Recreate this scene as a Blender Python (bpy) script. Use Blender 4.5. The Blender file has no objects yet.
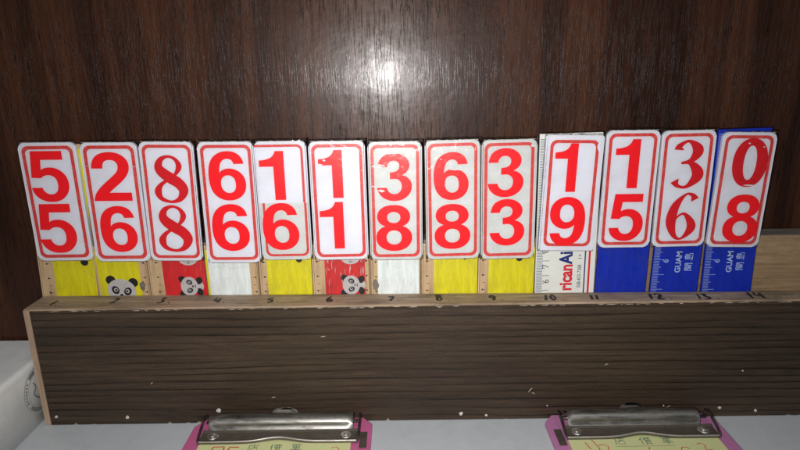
import bpy, bmesh, math, random
from mathutils import Vector, Matrix, noise
random.seed(7)
R = math.radians
S = 0.01                      # everything below is written in centimetres
sc = bpy.context.scene
col = sc.collection

# ------------------------------------------------------------------ camera, world, lamps, exposure
pitch, roll = R(15.47), R(-0.764)
fw = Vector((0, math.cos(pitch), -math.sin(pitch)))
rt = Vector((1, 0, 0)); up = rt.cross(fw)
r2 = rt * math.cos(roll) + up * math.sin(roll)
u2 = -rt * math.sin(roll) + up * math.cos(roll)
cd = bpy.data.cameras.new('camera'); cam = bpy.data.objects.new('camera', cd); col.objects.link(cam)
m = Matrix((r2, u2, -fw)).transposed().to_4x4()
m.translation = Vector((0, -33, 22.39)) * S
cam.matrix_world = m
cd.sensor_width = 36; cd.lens = 577 / 800 * 36
cd.clip_start = 0.01; cd.clip_end = 50
sc.camera = cam

w = bpy.data.worlds.new("World"); sc.world = w; w.use_nodes = True
w.node_tree.nodes['Background'].inputs[0].default_value = (0.90, 0.95, 1.0, 1)
w.node_tree.nodes['Background'].inputs[1].default_value = 0.07

def lamp(name, loc, aim, size, power, color, shape='DISK', spread=180):
    l = bpy.data.lights.new(name, 'AREA'); l.shape = shape; l.size = size * S; l.energy = power; l.color = color; l.spread = R(spread)
    o = bpy.data.objects.new(name, l); col.objects.link(o)
    o.location = Vector(loc) * S
    o.rotation_euler = (Vector(aim) - Vector(loc)).to_track_quat('-Z', 'Y').to_euler()
    return o
lamp('camera_flash', (-1.8, -33.3, 21.4), (0, 0, 14.5), 1.5, 0.81, (1.0, 0.975, 0.96), spread=132)
lamp('room_lamp', (20, -70, 150), (0, 0, 10), 70, 3.2, (0.93, 0.97, 1.0))

sc.view_settings.view_transform = 'Standard'; sc.view_settings.look = 'None'
sc.view_settings.exposure = 0; sc.view_settings.gamma = 1; sc.view_settings.use_curve_mapping = False

# ------------------------------------------------------------------ materials
def new_mat(name):
    m = bpy.data.materials.new(name); m.use_nodes = True
    nt = m.node_tree; return m, nt, nt.nodes['Principled BSDF']
def N(nt, t, **kw):
    n = nt.nodes.new(t)
    for k, v in kw.items():
        if k in n.inputs: n.inputs[k].default_value = v
        else: setattr(n, k, v)
    return n
def coords(nt, scale, rot=(0, 0, 0), loc=(0, 0, 0)):
    tc = nt.nodes.new('ShaderNodeTexCoord'); mp = nt.nodes.new('ShaderNodeMapping')
    mp.inputs['Scale'].default_value = scale; mp.inputs['Rotation'].default_value = rot; mp.inputs['Location'].default_value = loc
    nt.links.new(tc.outputs['Object'], mp.inputs['Vector']); return mp.outputs[0]
def ramp(nt, src, stops):
    r = nt.nodes.new('ShaderNodeValToRGB'); e = r.color_ramp.elements
    while len(e) < len(stops): e.new(0.5)
    for el, (p, c) in zip(e, stops):
        el.position = p; el.color = (c[0], c[1], c[2], 1) if hasattr(c, '__len__') else (c, c, c, 1)
    nt.links.new(src, r.inputs[0]); return r.outputs[0]
def mix(nt, fac, a, b, mode='MIX'):
    n = nt.nodes.new('ShaderNodeMix'); n.data_type = 'RGBA'; n.blend_type = mode
    for s, v in ((0, fac), (6, a), (7, b)):
        if hasattr(v, 'is_linked') or isinstance(v, bpy.types.NodeSocket): nt.links.new(v, n.inputs[s])
        else: n.inputs[s].default_value = v if s == 0 else (v[0], v[1], v[2], 1)
    return n.outputs[2]
def bump(nt, src, b, strength, dist, prev=None):
    n = N(nt, 'ShaderNodeBump', Strength=strength, Distance=dist)
    nt.links.new(src, n.inputs['Height'])
    if prev: nt.links.new(prev, n.inputs['Normal'])
    nt.links.new(n.outputs[0], b.inputs['Normal']); return n.outputs[0]

def simple(name, c, rough=0.4, metal=0.0, var=0.08, scale=180.0, bmp=0.0, coat=0.0, dirt=None, dirt_amt=0.5):
    m, nt, b = new_mat(name)
    v = coords(nt, (1, 1, 1))
    n = N(nt, 'ShaderNodeTexNoise', Scale=scale, Detail=6.0, Roughness=0.6); nt.links.new(v, n.inputs['Vector'])
    d = tuple(x * (1 - var * 2) for x in c); l = tuple(min(1, x * (1 + var)) for x in c)
    base = ramp(nt, n.outputs['Fac'], [(0.25, d), (0.6, c), (0.8, l)])
    if dirt:
        n2 = N(nt, 'ShaderNodeTexNoise', Scale=scale * 0.35, Detail=8.0, Roughness=0.7, Distortion=0.6); nt.links.new(v, n2.inputs['Vector'])
        f = ramp(nt, n2.outputs['Fac'], [(0.50, 0.0), (0.72, dirt_amt)])
        base = mix(nt, f, base, dirt)
    nt.links.new(base, b.inputs['Base Color'])
    b.inputs['Roughness'].default_value = rough; b.inputs['Metallic'].default_value = metal
    if coat: b.inputs['Coat Weight'].default_value = coat; b.inputs['Coat Roughness'].default_value = 0.12
    if bmp: bump(nt, n.outputs['Fac'], b, bmp, 0.0006)
    return m

def worn(name, c, rough, wear, amt):
    m, nt, b = new_mat(name)
    v = coords(nt, (1, 1, 0.12)); n = N(nt, 'ShaderNodeTexNoise', Scale=420.0, Detail=6.0, Roughness=0.7); nt.links.new(v, n.inputs['Vector'])
    v2 = coords(nt, (1, 1, 0.6)); n2 = N(nt, 'ShaderNodeTexNoise', Scale=110.0, Detail=8.0, Roughness=0.7, Distortion=0.8); nt.links.new(v2, n2.inputs['Vector'])
    v3 = coords(nt, (1, 1, 0.04)); n3 = N(nt, 'ShaderNodeTexNoise', Scale=1500.0, Detail=2.0); nt.links.new(v3, n3.inputs['Vector'])
    base = ramp(nt, n.outputs['Fac'], [(0.30, tuple(x * 0.72 for x in c)), (0.55, c), (0.75, tuple(min(1, x * 1.12) for x in c))])
    base = mix(nt, ramp(nt, n2.outputs['Fac'], [(0.46, 0.0), (0.70, amt)]), base, tuple(x * 0.5 for x in c))
    base = mix(nt, ramp(nt, n3.outputs['Fac'], [(0.66, 0.0), (0.72, amt)]), base, wear)
    nt.links.new(base, b.inputs['Base Color'])
    nt.links.new(ramp(nt, n2.outputs['Fac'], [(0.35, rough), (0.65, min(1, rough + 0.3))]), b.inputs['Roughness'])
    bump(nt, n.outputs['Fac'], b, 0.2, 0.0003)
    return m

def mat_wall():
    m, nt, b = new_mat('walnut laminate')
    vb = coords(nt, (1.0, 1.0, 0.05)); vg = coords(nt, (1.0, 1.0, 0.055)); vp = coords(nt, (1.0, 1.0, 0.05))
    nb = N(nt, 'ShaderNodeTexNoise', Scale=30.0, Detail=6.0, Distortion=0.5); nt.links.new(vb, nb.inputs['Vector'])
    ng = N(nt, 'ShaderNodeTexNoise', Scale=420.0, Detail=5.0, Roughness=0.65, Distortion=0.4); nt.links.new(vg, ng.inputs['Vector'])
    np_ = N(nt, 'ShaderNodeTexNoise', Scale=1350.0, Detail=3.0, Roughness=0.6, Distortion=0.9); nt.links.new(vp, np_.inputs['Vector'])
    broad = ramp(nt, nb.outputs['Fac'], [(0.28, (0.018, 0.0062, 0.0034)), (0.42, (0.036, 0.0128, 0.0068)), (0.54, (0.060, 0.0215, 0.0100)), (0.70, (0.023, 0.0082, 0.0046))])
    grain = ramp(nt, ng.outputs['Fac'], [(0.30, 0.55), (0.5, 1.0), (0.72, 1.35)])
    c = mix(nt, 1.0, broad, grain, 'MULTIPLY')
    pores = ramp(nt, np_.outputs['Fac'], [(0.36, 0.30), (0.44, 1.0)])
    c = mix(nt, 1.0, c, pores, 'MULTIPLY')
    nt.links.new(c, b.inputs['Base Color'])
    # embossed pores: short vertical strokes, stronger in some zones than in others
    h = ramp(nt, np_.outputs['Fac'], [(0.34, 0.0), (0.47, 1.0)])
    n1 = bump(nt, h, b, 0.62, 0.00012)
    n2 = bump(nt, ng.outputs['Fac'], b, 0.35, 0.00016, n1)
    v3 = coords(nt, (1, 1, 1)); nw = N(nt, 'ShaderNodeTexNoise', Scale=55.0, Detail=3.0); nt.links.new(v3, nw.inputs['Vector'])
    bump(nt, nw.outputs['Fac'], b, 0.30, 0.0011, n2)
    c1 = N(nt, 'ShaderNodeBump', Strength=0.22, Distance=0.00007); nt.links.new(h, c1.inputs['Height'])
    c2 = N(nt, 'ShaderNodeBump', Strength=0.22, Distance=0.0009); nt.links.new(nw.outputs['Fac'], c2.inputs['Height']); nt.links.new(c1.outputs[0], c2.inputs['Normal'])
    nt.links.new(c2.outputs[0], b.inputs['Coat Normal'])
    b.inputs['Roughness'].default_value = 0.37
    b.inputs['Specular IOR Level'].default_value = 0.17
    b.inputs['Coat Weight'].default_value = 0.20; b.inputs['Coat Roughness'].default_value = 0.19
    return m

def mat_panel():
    m, nt, b = new_mat('dark ribbed oak laminate')
    v = coords(nt, (0.07, 1.0, 1.0))
    wv = N(nt, 'ShaderNodeTexWave', wave_type='BANDS', bands_direction='Z', wave_profile='SAW', Scale=64.0, Distortion=8.5, Detail=3.0)
    wv.inputs['Detail Scale'].default_value = 0.55; wv.inputs['Detail Roughness'].default_value = 0.6
    nt.links.new(v, wv.inputs['Vector'])
    v2 = coords(nt, (0.06, 1, 1)); n2 = N(nt, 'ShaderNodeTexNoise', Scale=900.0, Detail=6.0, Roughness=0.75); nt.links.new(v2, n2.inputs['Vector'])
    v3 = coords(nt, (0.12, 1, 1)); n3 = N(nt, 'ShaderNodeTexNoise', Scale=70.0, Detail=3.0); nt.links.new(v3, n3.inputs['Vector'])
    lines = ramp(nt, wv.outputs['Fac'], [(0.0, (0.012, 0.0075, 0.0048)), (0.10, (0.018, 0.0115, 0.0074)), (0.20, (0.046, 0.0300, 0.0192)), (0.7, (0.058, 0.0385, 0.0250)), (0.96, (0.048, 0.0312, 0.0200)), (1.0, (0.014, 0.0095, 0.006))])
    n5 = N(nt, 'ShaderNodeTexNoise', Scale=150.0, Detail=3.0); nt.links.new(coords(nt, (0.10, 1, 1), loc=(3, 0, 1)), n5.inputs['Vector'])
    lines = mix(nt, ramp(nt, n5.outputs['Fac'], [(0.40, 0.0), (0.60, 0.7)]), lines, (0.049, 0.0325, 0.0212))
    fine = ramp(nt, n2.outputs['Fac'], [(0.34, 0.58), (0.5, 0.97), (0.72, 1.25)])
    c = mix(nt, 1.0, lines, fine, 'MULTIPLY')
    wide = ramp(nt, n3.outputs['Fac'], [(0.3, 0.7), (0.7, 1.25)])
    v4 = coords(nt, (1, 1, 1)); n4 = N(nt, 'ShaderNodeTexNoise', Scale=1400.0, Detail=3.0); nt.links.new(v4, n4.inputs['Vector'])
    c = mix(nt, 1.0, c, ramp(nt, n4.outputs['Fac'], [(0.35, 0.72), (0.65, 1.2)]), 'MULTIPLY')
    c = mix(nt, 1.0, c, wide, 'MULTIPLY')
    nt.links.new(c, b.inputs['Base Color'])
    b.inputs['Roughness'].default_value = 0.5; b.inputs['Specular IOR Level'].default_value = 0.28
    n = bump(nt, n3.outputs['Fac'], b, 0.2, 0.0005)
    bump(nt, n2.outputs['Fac'], b, 0.3, 0.0003, n)
    return m

def mat_rawwood(name, lo, mid, hi, along='X', rough=0.7, dirt=0.35):
    m, nt, b = new_mat(name)
    s = {'X': (0.07, 1, 1), 'Z': (1, 1, 0.07)}[along]
    v = coords(nt, s); n = N(nt, 'ShaderNodeTexNoise', Scale=330.0, Detail=6.0, Roughness=0.65); nt.links.new(v, n.inputs['Vector'])
    base = ramp(nt, n.outputs['Fac'], [(0.3, lo), (0.52, mid), (0.72, hi)])
    v2 = coords(nt, (0.5, 1, 1)); n2 = N(nt, 'ShaderNodeTexNoise', Scale=60.0, Detail=8.0, Roughness=0.72); nt.links.new(v2, n2.inputs['Vector'])
    f = ramp(nt, n2.outputs['Fac'], [(0.48, 0.0), (0.75, dirt * 2)])
    base = mix(nt, f, base, tuple(x * 0.32 for x in mid))
    nt.links.new(base, b.inputs['Base Color']); b.inputs['Roughness'].default_value = rough
    bump(nt, n.outputs['Fac'], b, 0.35, 0.0004)
    return m

def mat_film():
    m = bpy.data.materials.new('clear adhesive film'); m.use_nodes = True; nt = m.node_tree; nt.nodes.clear()
    out = nt.nodes.new('ShaderNodeOutputMaterial'); mx = nt.nodes.new('ShaderNodeMixShader')
    tr = nt.nodes.new('ShaderNodeBsdfTransparent'); gl = N(nt, 'ShaderNodeBsdfGlossy', Roughness=0.16)
    gl.inputs['Color'].default_value = (1, 1, 1, 1); tr.inputs['Color'].default_value = (0.96, 0.965, 0.955, 1)
    v = coords(nt, (1, 1, 1)); n = N(nt, 'ShaderNodeTexNoise', Scale=260.0, Detail=5.0, Roughness=0.6, Distortion=1.2); nt.links.new(v, n.inputs['Vector'])
    bp = N(nt, 'ShaderNodeBump', Strength=0.30, Distance=0.0007); nt.links.new(n.outputs['Fac'], bp.inputs['Height'])
    fr = N(nt, 'ShaderNodeFresnel', IOR=1.45); nt.links.new(bp.outputs[0], fr.inputs['Normal']); nt.links.new(bp.outputs[0], gl.inputs['Normal'])
    nt.links.new(fr.outputs[0], mx.inputs[0]); nt.links.new(tr.outputs[0], mx.inputs[1]); nt.links.new(gl.outputs[0], mx.inputs[2])
    nt.links.new(mx.outputs[0], out.inputs[0]); return m

def mat_metal(name, c, rough, rust):
    m, nt, b = new_mat(name)
    v = coords(nt, (0.3, 1, 1)); n = N(nt, 'ShaderNodeTexNoise', Scale=210.0, Detail=8.0, Roughness=0.7); nt.links.new(v, n.inputs['Vector'])
    f = ramp(nt, n.outputs['Fac'], [(0.52, 0.0), (0.64, rust)])
    base = mix(nt, f, c, (0.10, 0.055, 0.030))
    nt.links.new(base, b.inputs['Base Color'])
    mt = ramp(nt, n.outputs['Fac'], [(0.50, 1.0), (0.66, 1.0 - rust * 0.8)]); nt.links.new(mt, b.inputs['Metallic'])
    rr = ramp(nt, n.outputs['Fac'], [(0.3, rough), (0.66, min(1, rough + 0.35 * rust + 0.1))]); nt.links.new(rr, b.inputs['Roughness'])
    bump(nt, n.outputs['Fac'], b, 0.25, 0.0004); return m

M = dict(
    wall=mat_wall(), panel=mat_panel(),
    raw=mat_rawwood('raw pale plywood', (0.20, 0.125, 0.068), (0.31, 0.205, 0.112), (0.39, 0.27, 0.155)),
    ledge=mat_rawwood('handled grimy wood edge', (0.17, 0.120, 0.08), (0.32, 0.235, 0.155), (0.44, 0.335, 0.24), dirt=0.5),
    endgrain=mat_rawwood('raw board end', (0.29, 0.19, 0.125), (0.40, 0.275, 0.185), (0.48, 0.345, 0.24), along='Z', dirt=0.12),
    rulerwood=mat_rawwood('varnished ruler wood', (0.36, 0.235, 0.12), (0.50, 0.345, 0.195), (0.58, 0.42, 0.25), along='Z', rough=0.35, dirt=0.15),
    greytop=mat_rawwood('grey board edge', (0.10, 0.08, 0.065), (0.17, 0.14, 0.115), (0.24, 0.20, 0.17)),
    shelf=simple('grey shelf laminate', (0.56, 0.59, 0.605), 0.38, var=0.03, scale=150, bmp=0.05, dirt=(0.36, 0.37, 0.37), dirt_amt=0.18),
    plastic=simple('aged white enamel', (0.86, 0.86, 0.83), 0.4, var=0.06, scale=90, dirt=(0.50, 0.43, 0.36), dirt_amt=0.25),
    plate=simple('white acrylic', (0.70, 0.71, 0.785), 0.28, var=0.04, scale=120, coat=0.3, dirt=(0.56, 0.56, 0.58), dirt_amt=0.45),
    plategrey=simple('greyed white acrylic', (0.60, 0.62, 0.62), 0.34, var=0.07, scale=150, coat=0.3, dirt=(0.45, 0.47, 0.45), dirt_amt=0.5),
    red=simple('signal red print', (0.80, 0.010, 0.018), 0.34, var=0.04, scale=400),
    darkred=simple('crimson print', (0.62, 0.012, 0.020), 0.36, var=0.06, scale=400),
    border=simple('border red print', (0.62, 0.050, 0.045), 0.4, var=0.10, scale=700, dirt=(0.75, 0.30, 0.28), dirt_amt=0.35),
    yellow=worn('yellow print', (0.64, 0.57, 0.006), 0.36, (0.60, 0.54, 0.18), 0.5),
    redpanel=worn('red print on ruler', (0.58, 0.016, 0.020), 0.32, (0.62, 0.20, 0.16), 0.4),
    scuffed=worn('scuffed red print', (0.55, 0.018, 0.020), 0.4, (0.70, 0.34, 0.28), 0.9),
    white=worn('white paper sticker', (0.70, 0.75, 0.73), 0.4, (0.60, 0.62, 0.58), 0.3),
    cream=simple('white enamelled steel', (0.70, 0.71, 0.66), 0.3, var=0.04, scale=80, dirt=(0.55, 0.54, 0.45), dirt_amt=0.3),
    blue=worn('deep blue plastic', (0.004, 0.022, 0.38), 0.26, (0.05, 0.08, 0.36), 0.35),
    black=simple('black ink', (0.012, 0.011, 0.012), 0.5, var=0.1),
    pen=simple('faded marker ink', (0.022, 0.017, 0.015), 0.7, var=0.3, scale=900),
    pandawhite=simple('panda off white print', (0.46, 0.43, 0.42), 0.4, var=0.08, scale=500),
    lightprint=simple('pale blue print', (0.36, 0.46, 0.74), 0.4, var=0.05),
    navy=simple('navy print', (0.012, 0.022, 0.16), 0.4), greyprint=simple('grey print', (0.10, 0.115, 0.13), 0.5),
    logored=simple('bright red lettering', (0.66, 0.02, 0.04), 0.4),
    pink=simple('pink hardboard', (0.60, 0.13, 0.30), 0.45, var=0.06, scale=90),
    mauve=simple('mauve hardboard', (0.52, 0.20, 0.40), 0.45, var=0.06, scale=90),
    paper=simple('pale yellow paper', (0.66, 0.68, 0.33), 0.7, var=0.03, scale=60),
    steel=mat_metal('worn chrome', (0.62, 0.60, 0.55), 0.26, 0.6), darksteel=mat_metal('tarnished steel', (0.13, 0.12, 0.105), 0.33, 0.6),
    green=simple('green ink', (0.07, 0.16, 0.12), 0.6), redink=simple('red ink', (0.62, 0.06, 0.05), 0.6),
    chipwhite=simple('chipped bare spot', (0.50, 0.44, 0.36), 0.7, var=0.15, scale=900),
    film=mat_film(), fadedprint=simple('faded grey print', (0.24, 0.24, 0.23), 0.5, var=0.2, scale=900), edge=simple('frayed tape edge', (0.36, 0.35, 0.33), 0.35, var=0.45, scale=1200), slateprint=simple('slate blue print', (0.10, 0.14, 0.22), 0.5), platesteel=simple('dull stained steel', (0.12, 0.10, 0.08), 0.42, metal=0.35, var=0.15, scale=200, dirt=(0.14, 0.07, 0.035), dirt_amt=0.6), crease=simple('faint crease', (0.40, 0.43, 0.41), 0.6), nail=simple('pale nail filler', (0.62, 0.58, 0.52), 0.6),
)

# ------------------------------------------------------------------ mesh helpers
def tag(o, label=None, cat=None, group=None, kind=None):
    for k, v in (('label', label), ('category', cat), ('group', group), ('kind', kind)):
        if v: o[k] = v
    return o
def root(name, loc, label, cat, group=None):
    o = bpy.data.objects.new(name, None); o.empty_display_size = 0.02; col.objects.link(o)
    o.location = Vector(loc) * S; o['cm'] = [float(x) for x in loc]; tag(o, label, cat, group); return o
def base_of(p):
    while p is not None:
        if 'cm' in p.keys(): return Vector(p['cm'])
        p = p.parent
    return Vector((0, 0, 0))
def link(name, me, mats, parent=None, smooth=False):
    """me: mesh or bmesh in centimetres, world coordinates -> one object in metres, relative to its thing"""
    if isinstance(me, bmesh.types.BMesh):
        b = me; me = bpy.data.meshes.new(name); b.to_mesh(me); b.free()
    org = base_of(parent)
    for v in me.vertices: v.co = (v.co - org) * S
    if not isinstance(mats, (list, tuple)): mats = [mats]
    for m_ in mats: me.materials.append(m_)
    if smooth:
        for p in me.polygons: p.use_smooth = True
    o = bpy.data.objects.new(name, me); col.objects.link(o); o.parent = parent
    return o
def box(b, x0, x1, y0, y1, z0, z1, mi=0):
    r = bmesh.ops.create_cube(b, size=1.0)
    for v in r['verts']:
        v.co = Vector((x0 + (v.co.x + .5) * (x1 - x0), y0 + (v.co.y + .5) * (y1 - y0), z0 + (v.co.z + .5) * (z1 - z0)))
    for f in {f for v in r['verts'] for f in v.link_faces}: f.material_index = mi
    return r['verts']
def bevel(b, w_, seg=2, edges=None):
    bmesh.ops.bevel(b, geom=edges or list(b.edges), offset=w_, segments=seg, profile=0.6, affect='EDGES')
def rrect(w_, h_, r, n=7):
    pts = []
    for cx, cz, a0 in ((w_/2-r, h_/2-r, 0), (-w_/2+r, h_/2-r, 90), (-w_/2+r, -h_/2+r, 180), (w_/2-r, -h_/2+r, 270)):
        for k in range(n + 1):
            a = R(a0 + 90 * k / n); pts.append((cx + r * math.cos(a), cz + r * math.sin(a)))
    return pts
class Frame:
    """maps sheet coordinates (u right, v up, lift towards the viewer) onto a plane of the scene"""
    def __init__(s, o, ang=0.0, flat=False): s.o = Vector(o); s.c = math.cos(ang); s.s = math.sin(ang); s.flat = flat
    def __call__(s, u, v, l=0.0):
        a, b_ = u * s.c - v * s.s, u * s.s + v * s.c
        return s.o + (Vector((a, b_, l)) if s.flat else Vector((a, -l, b_)))
def prism(b, fr, pts, l0, l1, mi=0, jit=0):
    n = len(pts)
    top = [b.verts.new(fr(u, v, l1)) for u, v in pts]; f = b.faces.new(top); f.material_index = mi
    if l0 is not None:
        bot = [b.verts.new(fr(u, v, l0)) for u, v in pts]; g = b.faces.new(bot[::-1]); g.material_index = mi
        for i in range(n):
            q = b.faces.new((top[i], bot[i], bot[(i+1) % n], top[(i+1) % n])); q.material_index = mi
    return f
def ringband(b, fr, outer, inner, l0, l1, mi=0):
    n = len(outer)
    O = [b.verts.new(fr(*p, l1)) for p in outer]; I = [b.verts.new(fr(*p, l1)) for p in inner]
    for i in range(n):
        f = b.faces.new((O[i], O[(i+1) % n], I[(i+1) % n], I[i])); f.material_index = mi
def catmull(pts, n=8, closed=False):
    out = []; L = len(pts); rng = range(L if closed else L - 1)
    for i in rng:
        g = lambda k: Vector(pts[k % L]) if closed else Vector(pts[max(0, min(L-1, k))])
        p0, p1, p2, p3 = g(i-1), g(i), g(i+1), g(i+2)
        for j in range(n):
            t = j / n
            out.append(0.5 * ((2*p1) + (-p0+p2)*t + (2*p0-5*p1+4*p2-p3)*t*t + (-p0+3*p1-3*p2+p3)*t**3))
    if not closed: out.append(Vector(pts[-1]))
    return out
def ribbon(b, fr, pts, l0=0.01, mi=0, closed=False, n=8, dl=0.00012):
    """pts (u, v, width): a flat stroke of varying width; lift grows a little along it so crossings never coincide"""
    P = catmull([tuple(p) for p in pts], n, closed) if n > 1 else [Vector(p) for p in pts]
    L = len(P); vs = []
    for i, p in enumerate(P):
        a = P[(i-1) % L] if closed else P[max(0, i-1)]; c = P[(i+1) % L] if closed else P[min(L-1, i+1)]
        d = Vector((c.x-a.x, c.y-a.y)); d = d.normalized() if d.length > 1e-9 else Vector((1, 0))
        nx, ny = -d.y * p.z / 2, d.x * p.z / 2
        l = l0 + dl * i
        vs.append((b.verts.new(fr(p.x+nx, p.y+ny, l)), b.verts.new(fr(p.x-nx, p.y-ny, l))))
    for i in range(L if closed else L - 1):
        q = vs[(i+1) % L]; f = b.faces.new((vs[i][1], q[1], q[0], vs[i][0])); f.material_index = mi
def disc(b, fr, cu, cv, ru, rv, l=0.01, mi=0, n=20, wob=0.0, seed=0):
    rnd = random.Random(seed)
    pts = [(cu + ru * (1 + wob * rnd.uniform(-1, 1)) * math.cos(2*math.pi*k/n), cv + rv * (1 + wob * rnd.uniform(-1, 1)) * math.sin(2*math.pi*k/n)) for k in range(n)]
    return prism(b, fr, pts, None, l, mi)
def tube(b, pts, r, n=8, mi=0, smooth_n=5):
    P = catmull(pts, smooth_n) if smooth_n > 1 else [Vector(p) for p in pts]; rings = []
    for i, p in enumerate(P):
        d = (P[min(len(P)-1, i+1)] - P[max(0, i-1)]).normalized()
        a = d.cross(Vector((0.13, 0.2, 1))).normalized(); c = d.cross(a)
        rings.append([b.verts.new(p + (a * math.cos(t*2*math.pi/n) + c * math.sin(t*2*math.pi/n)) * r) for t in range(n)])
    for q, s_ in zip(rings, rings[1:]):
        for k in range(n): b.faces.new((q[k], q[(k+1) % n], s_[(k+1) % n], s_[k])).material_index = mi
    b.faces.new(rings[0][::-1]).material_index = mi; b.faces.new(rings[-1]).material_index = mi

# ---- digit outlines (quadratic contours, em 2048) : (x, y, on-curve)
def q_contour(s):
    t = s.split(); i = 0; pts = []; cur = None; lastc = None
    cmd = None
    while i < len(t):
        if t[i].isalpha(): cmd = t[i]; i += 1
        if cmd in 'ML':
            cur = (float(t[i]), float(t[i+1])); i += 2; pts.append(cur); lastc = None
        elif cmd == 'H': cur = (float(t[i]), cur[1]); i += 1; pts.append(cur); lastc = None
        elif cmd == 'V': cur = (cur[0], float(t[i])); i += 1; pts.append(cur); lastc = None
        elif cmd in 'QT':
            if cmd == 'Q': c = (float(t[i]), float(t[i+1])); i += 2
            else: c = (2*cur[0]-lastc[0], 2*cur[1]-lastc[1]) if lastc else cur
            e = (float(t[i]), float(t[i+1])); i += 2
            for k in range(1, 8):
                u = k / 7; pts.append(((1-u)**2*cur[0]+2*u*(1-u)*c[0]+u*u*e[0], (1-u)**2*cur[1]+2*u*(1-u)*c[1]+u*u*e[1]))
            cur = e; lastc = c
    if abs(pts[0][0]-pts[-1][0]) + abs(pts[0][1]-pts[-1][1]) < 1: pts.pop()
    return pts
SIX = ["M 1010 1092 L 738 1085 Q 728 1162 686 1202 T 577 1242 Q 488 1242 426.5 1162 T 349 829 Q 454 953 610 953 Q 786 953 911.5 819 T 1037 473 Q 1037 248 905 112 T 566 -25 Q 344 -25 201 147.5 T 58 713 Q 58 1116 207 1294 T 594 1472 Q 761 1472 870.5 1378.5 T 1010 1092",
       "M 373 495 Q 373 358 436 283.5 T 580 209 Q 658 209 710 270 T 762 470 Q 762 613 706 679.5 T 566 746 Q 485 746 429 682.5 T 373 495"]
GL = {
 '1': ["M 806 0 H 525 V 1010 H 162 V 1200 Q 330 1205 440 1262 T 588 1472 H 806 V 0"],
 '2': ["M 1028 255 V 0 H 53 Q 69 148 149 280.5 T 465 632 Q 655 809 698 872 Q 756 959 756 1044 Q 756 1138 705.5 1188.5 T 566 1239 Q 478 1239 426 1186 T 372 985 H 86 Q 100 1240 229 1357 T 573 1474 Q 782 1474 910 1355 T 1038 1059 Q 1038 958 1002 866.5 T 887 675 Q 835 606 699 481 T 527 315 Q 490 285 470 255 H 1028"],
 '3': ["M 76 410 H 348 Q 361 320 418 265 T 556 210 Q 643 210 702.5 276 T 762 454 Q 762 560 705 622 T 566 684 Q 512 684 437 675 V 885 Q 582 889 642 941.5 T 702 1081 Q 702 1155 658 1199 T 541 1243 Q 469 1243 418 1193 T 356 1045 H 97 Q 124 1224 178.5 1303.5 T 330.5 1428.5 T 548 1474 Q 754 1474 878 1343 Q 980 1236 980 1101 Q 980 910 771 796 Q 896 769 970.5 676 T 1045 451 Q 1045 260 905.5 125.5 T 558 -9 Q 361 -9 231 104.5 T 76 410"],
 '5': ["M 91 395 H 371 Q 383 311 442 255.5 T 578 200 Q 666 200 727 271.5 T 788 487 Q 788 622 727.5 689.5 T 570 757 Q 449 757 378 672 L 128 683 L 205 1446 H 1012 V 1195 H 438 L 405 915 Q 505 981 630 981 Q 817 981 947 845 T 1077 492 Q 1077 311 972 169 Q 829 -25 575 -25 Q 372 -25 244 84 T 91 395"],
 '6': SIX,
 '8': ["M 325 795 Q 216 841 166.5 921.5 T 117 1098 Q 117 1262 231.5 1369 T 557 1476 Q 766 1476 881.5 1369 T 997 1098 Q 997 996 944 916.5 T 795 795 Q 917 746 980.5 652 T 1044 435 Q 1044 232 914.5 105 T 570 -22 Q 370 -22 237 83 Q 80 207 80 423 Q 80 542 139 641.5 T 325 795",
       "M 383 1076 Q 383 992 430.5 945 T 557 898 Q 637 898 685 945.5 T 733 1077 Q 733 1156 685.5 1203.5 T 560 1251 Q 479 1251 431 1203 T 383 1076",
       "M 358 440 Q 358 324 417.5 259 T 565 194 Q 651 194 707 255.5 T 763 433 Q 763 533 706.5 594 T 563 654.5 Q 460 654.5 409 583.5 T 358 440"],
}
def glyph_contours(ch):
    if ch == '9': return [[(1095 - x, 1447 - y) for x, y in c] for c in map(q_contour, SIX)]
    if ch == 's0':
        f = lambda rx, ry, p: [(550 + rx * math.copysign(abs(math.cos(a))**p, math.cos(a)), 735 + ry * math.copysign(abs(math.sin(a))**p, math.sin(a))) for a in (2*math.pi*k/48 for k in range(48))]
        return [f(565, 740, 0.92), f(205, 520, 0.95)]
    return [q_contour(c) for c in GL[ch]]
def filled(contours, mapper):
    """fill contours (with holes) through a 2D curve, return a mesh in cm"""
    cu = bpy.data.curves.new('outline', 'CURVE'); cu.dimensions = '2D'; cu.fill_mode = 'BOTH'
    for c in contours:
        sp = cu.splines.new('POLY'); sp.points.add(len(c) - 1); sp.use_cyclic_u = True
        for p, (x, y) in zip(sp.points, c): p.co = (x, y, 0, 1)
    return from_curve(cu, mapper)
def from_curve(cu, mapper):
    o = bpy.data.objects.new('outline', cu); col.objects.link(o)
    bpy.context.view_layer.update()
    me = bpy.data.meshes.new_from_object(o.evaluated_get(bpy.context.evaluated_depsgraph_get()))
    bpy.data.objects.remove(o); bpy.data.curves.remove(cu)
    for v in me.vertices: v.co = mapper(v.co.x, v.co.y)
    return me
def lettering(text, fr, cu_, cv_, h, ang=0.0, bold=0.0, l=0.012, xs=1.0, lh=0.72):
    c = bpy.data.curves.new('text', 'FONT'); c.body = text; c.size = 1.0; c.offset = bold; c.align_x = 'CENTER'; c.align_y = 'CENTER'; c.resolution_u = 3
    k = h / lh; ca, sa = math.cos(ang), math.sin(ang)
    return from_curve(c, lambda x, y: fr(cu_ + (x*xs*ca - y*sa)*k, cv_ + (x*xs*sa + y*ca)*k, l))
def join(*ms):
    b = bmesh.new()
    for i, (me, mi) in enumerate(ms):
        n0 = len(b.faces); b.from_mesh(me); b.faces.ensure_lookup_table()
        for f in b.faces[n0:]: f.material_index = mi
        bpy.data.meshes.remove(me)
    return b

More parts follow.
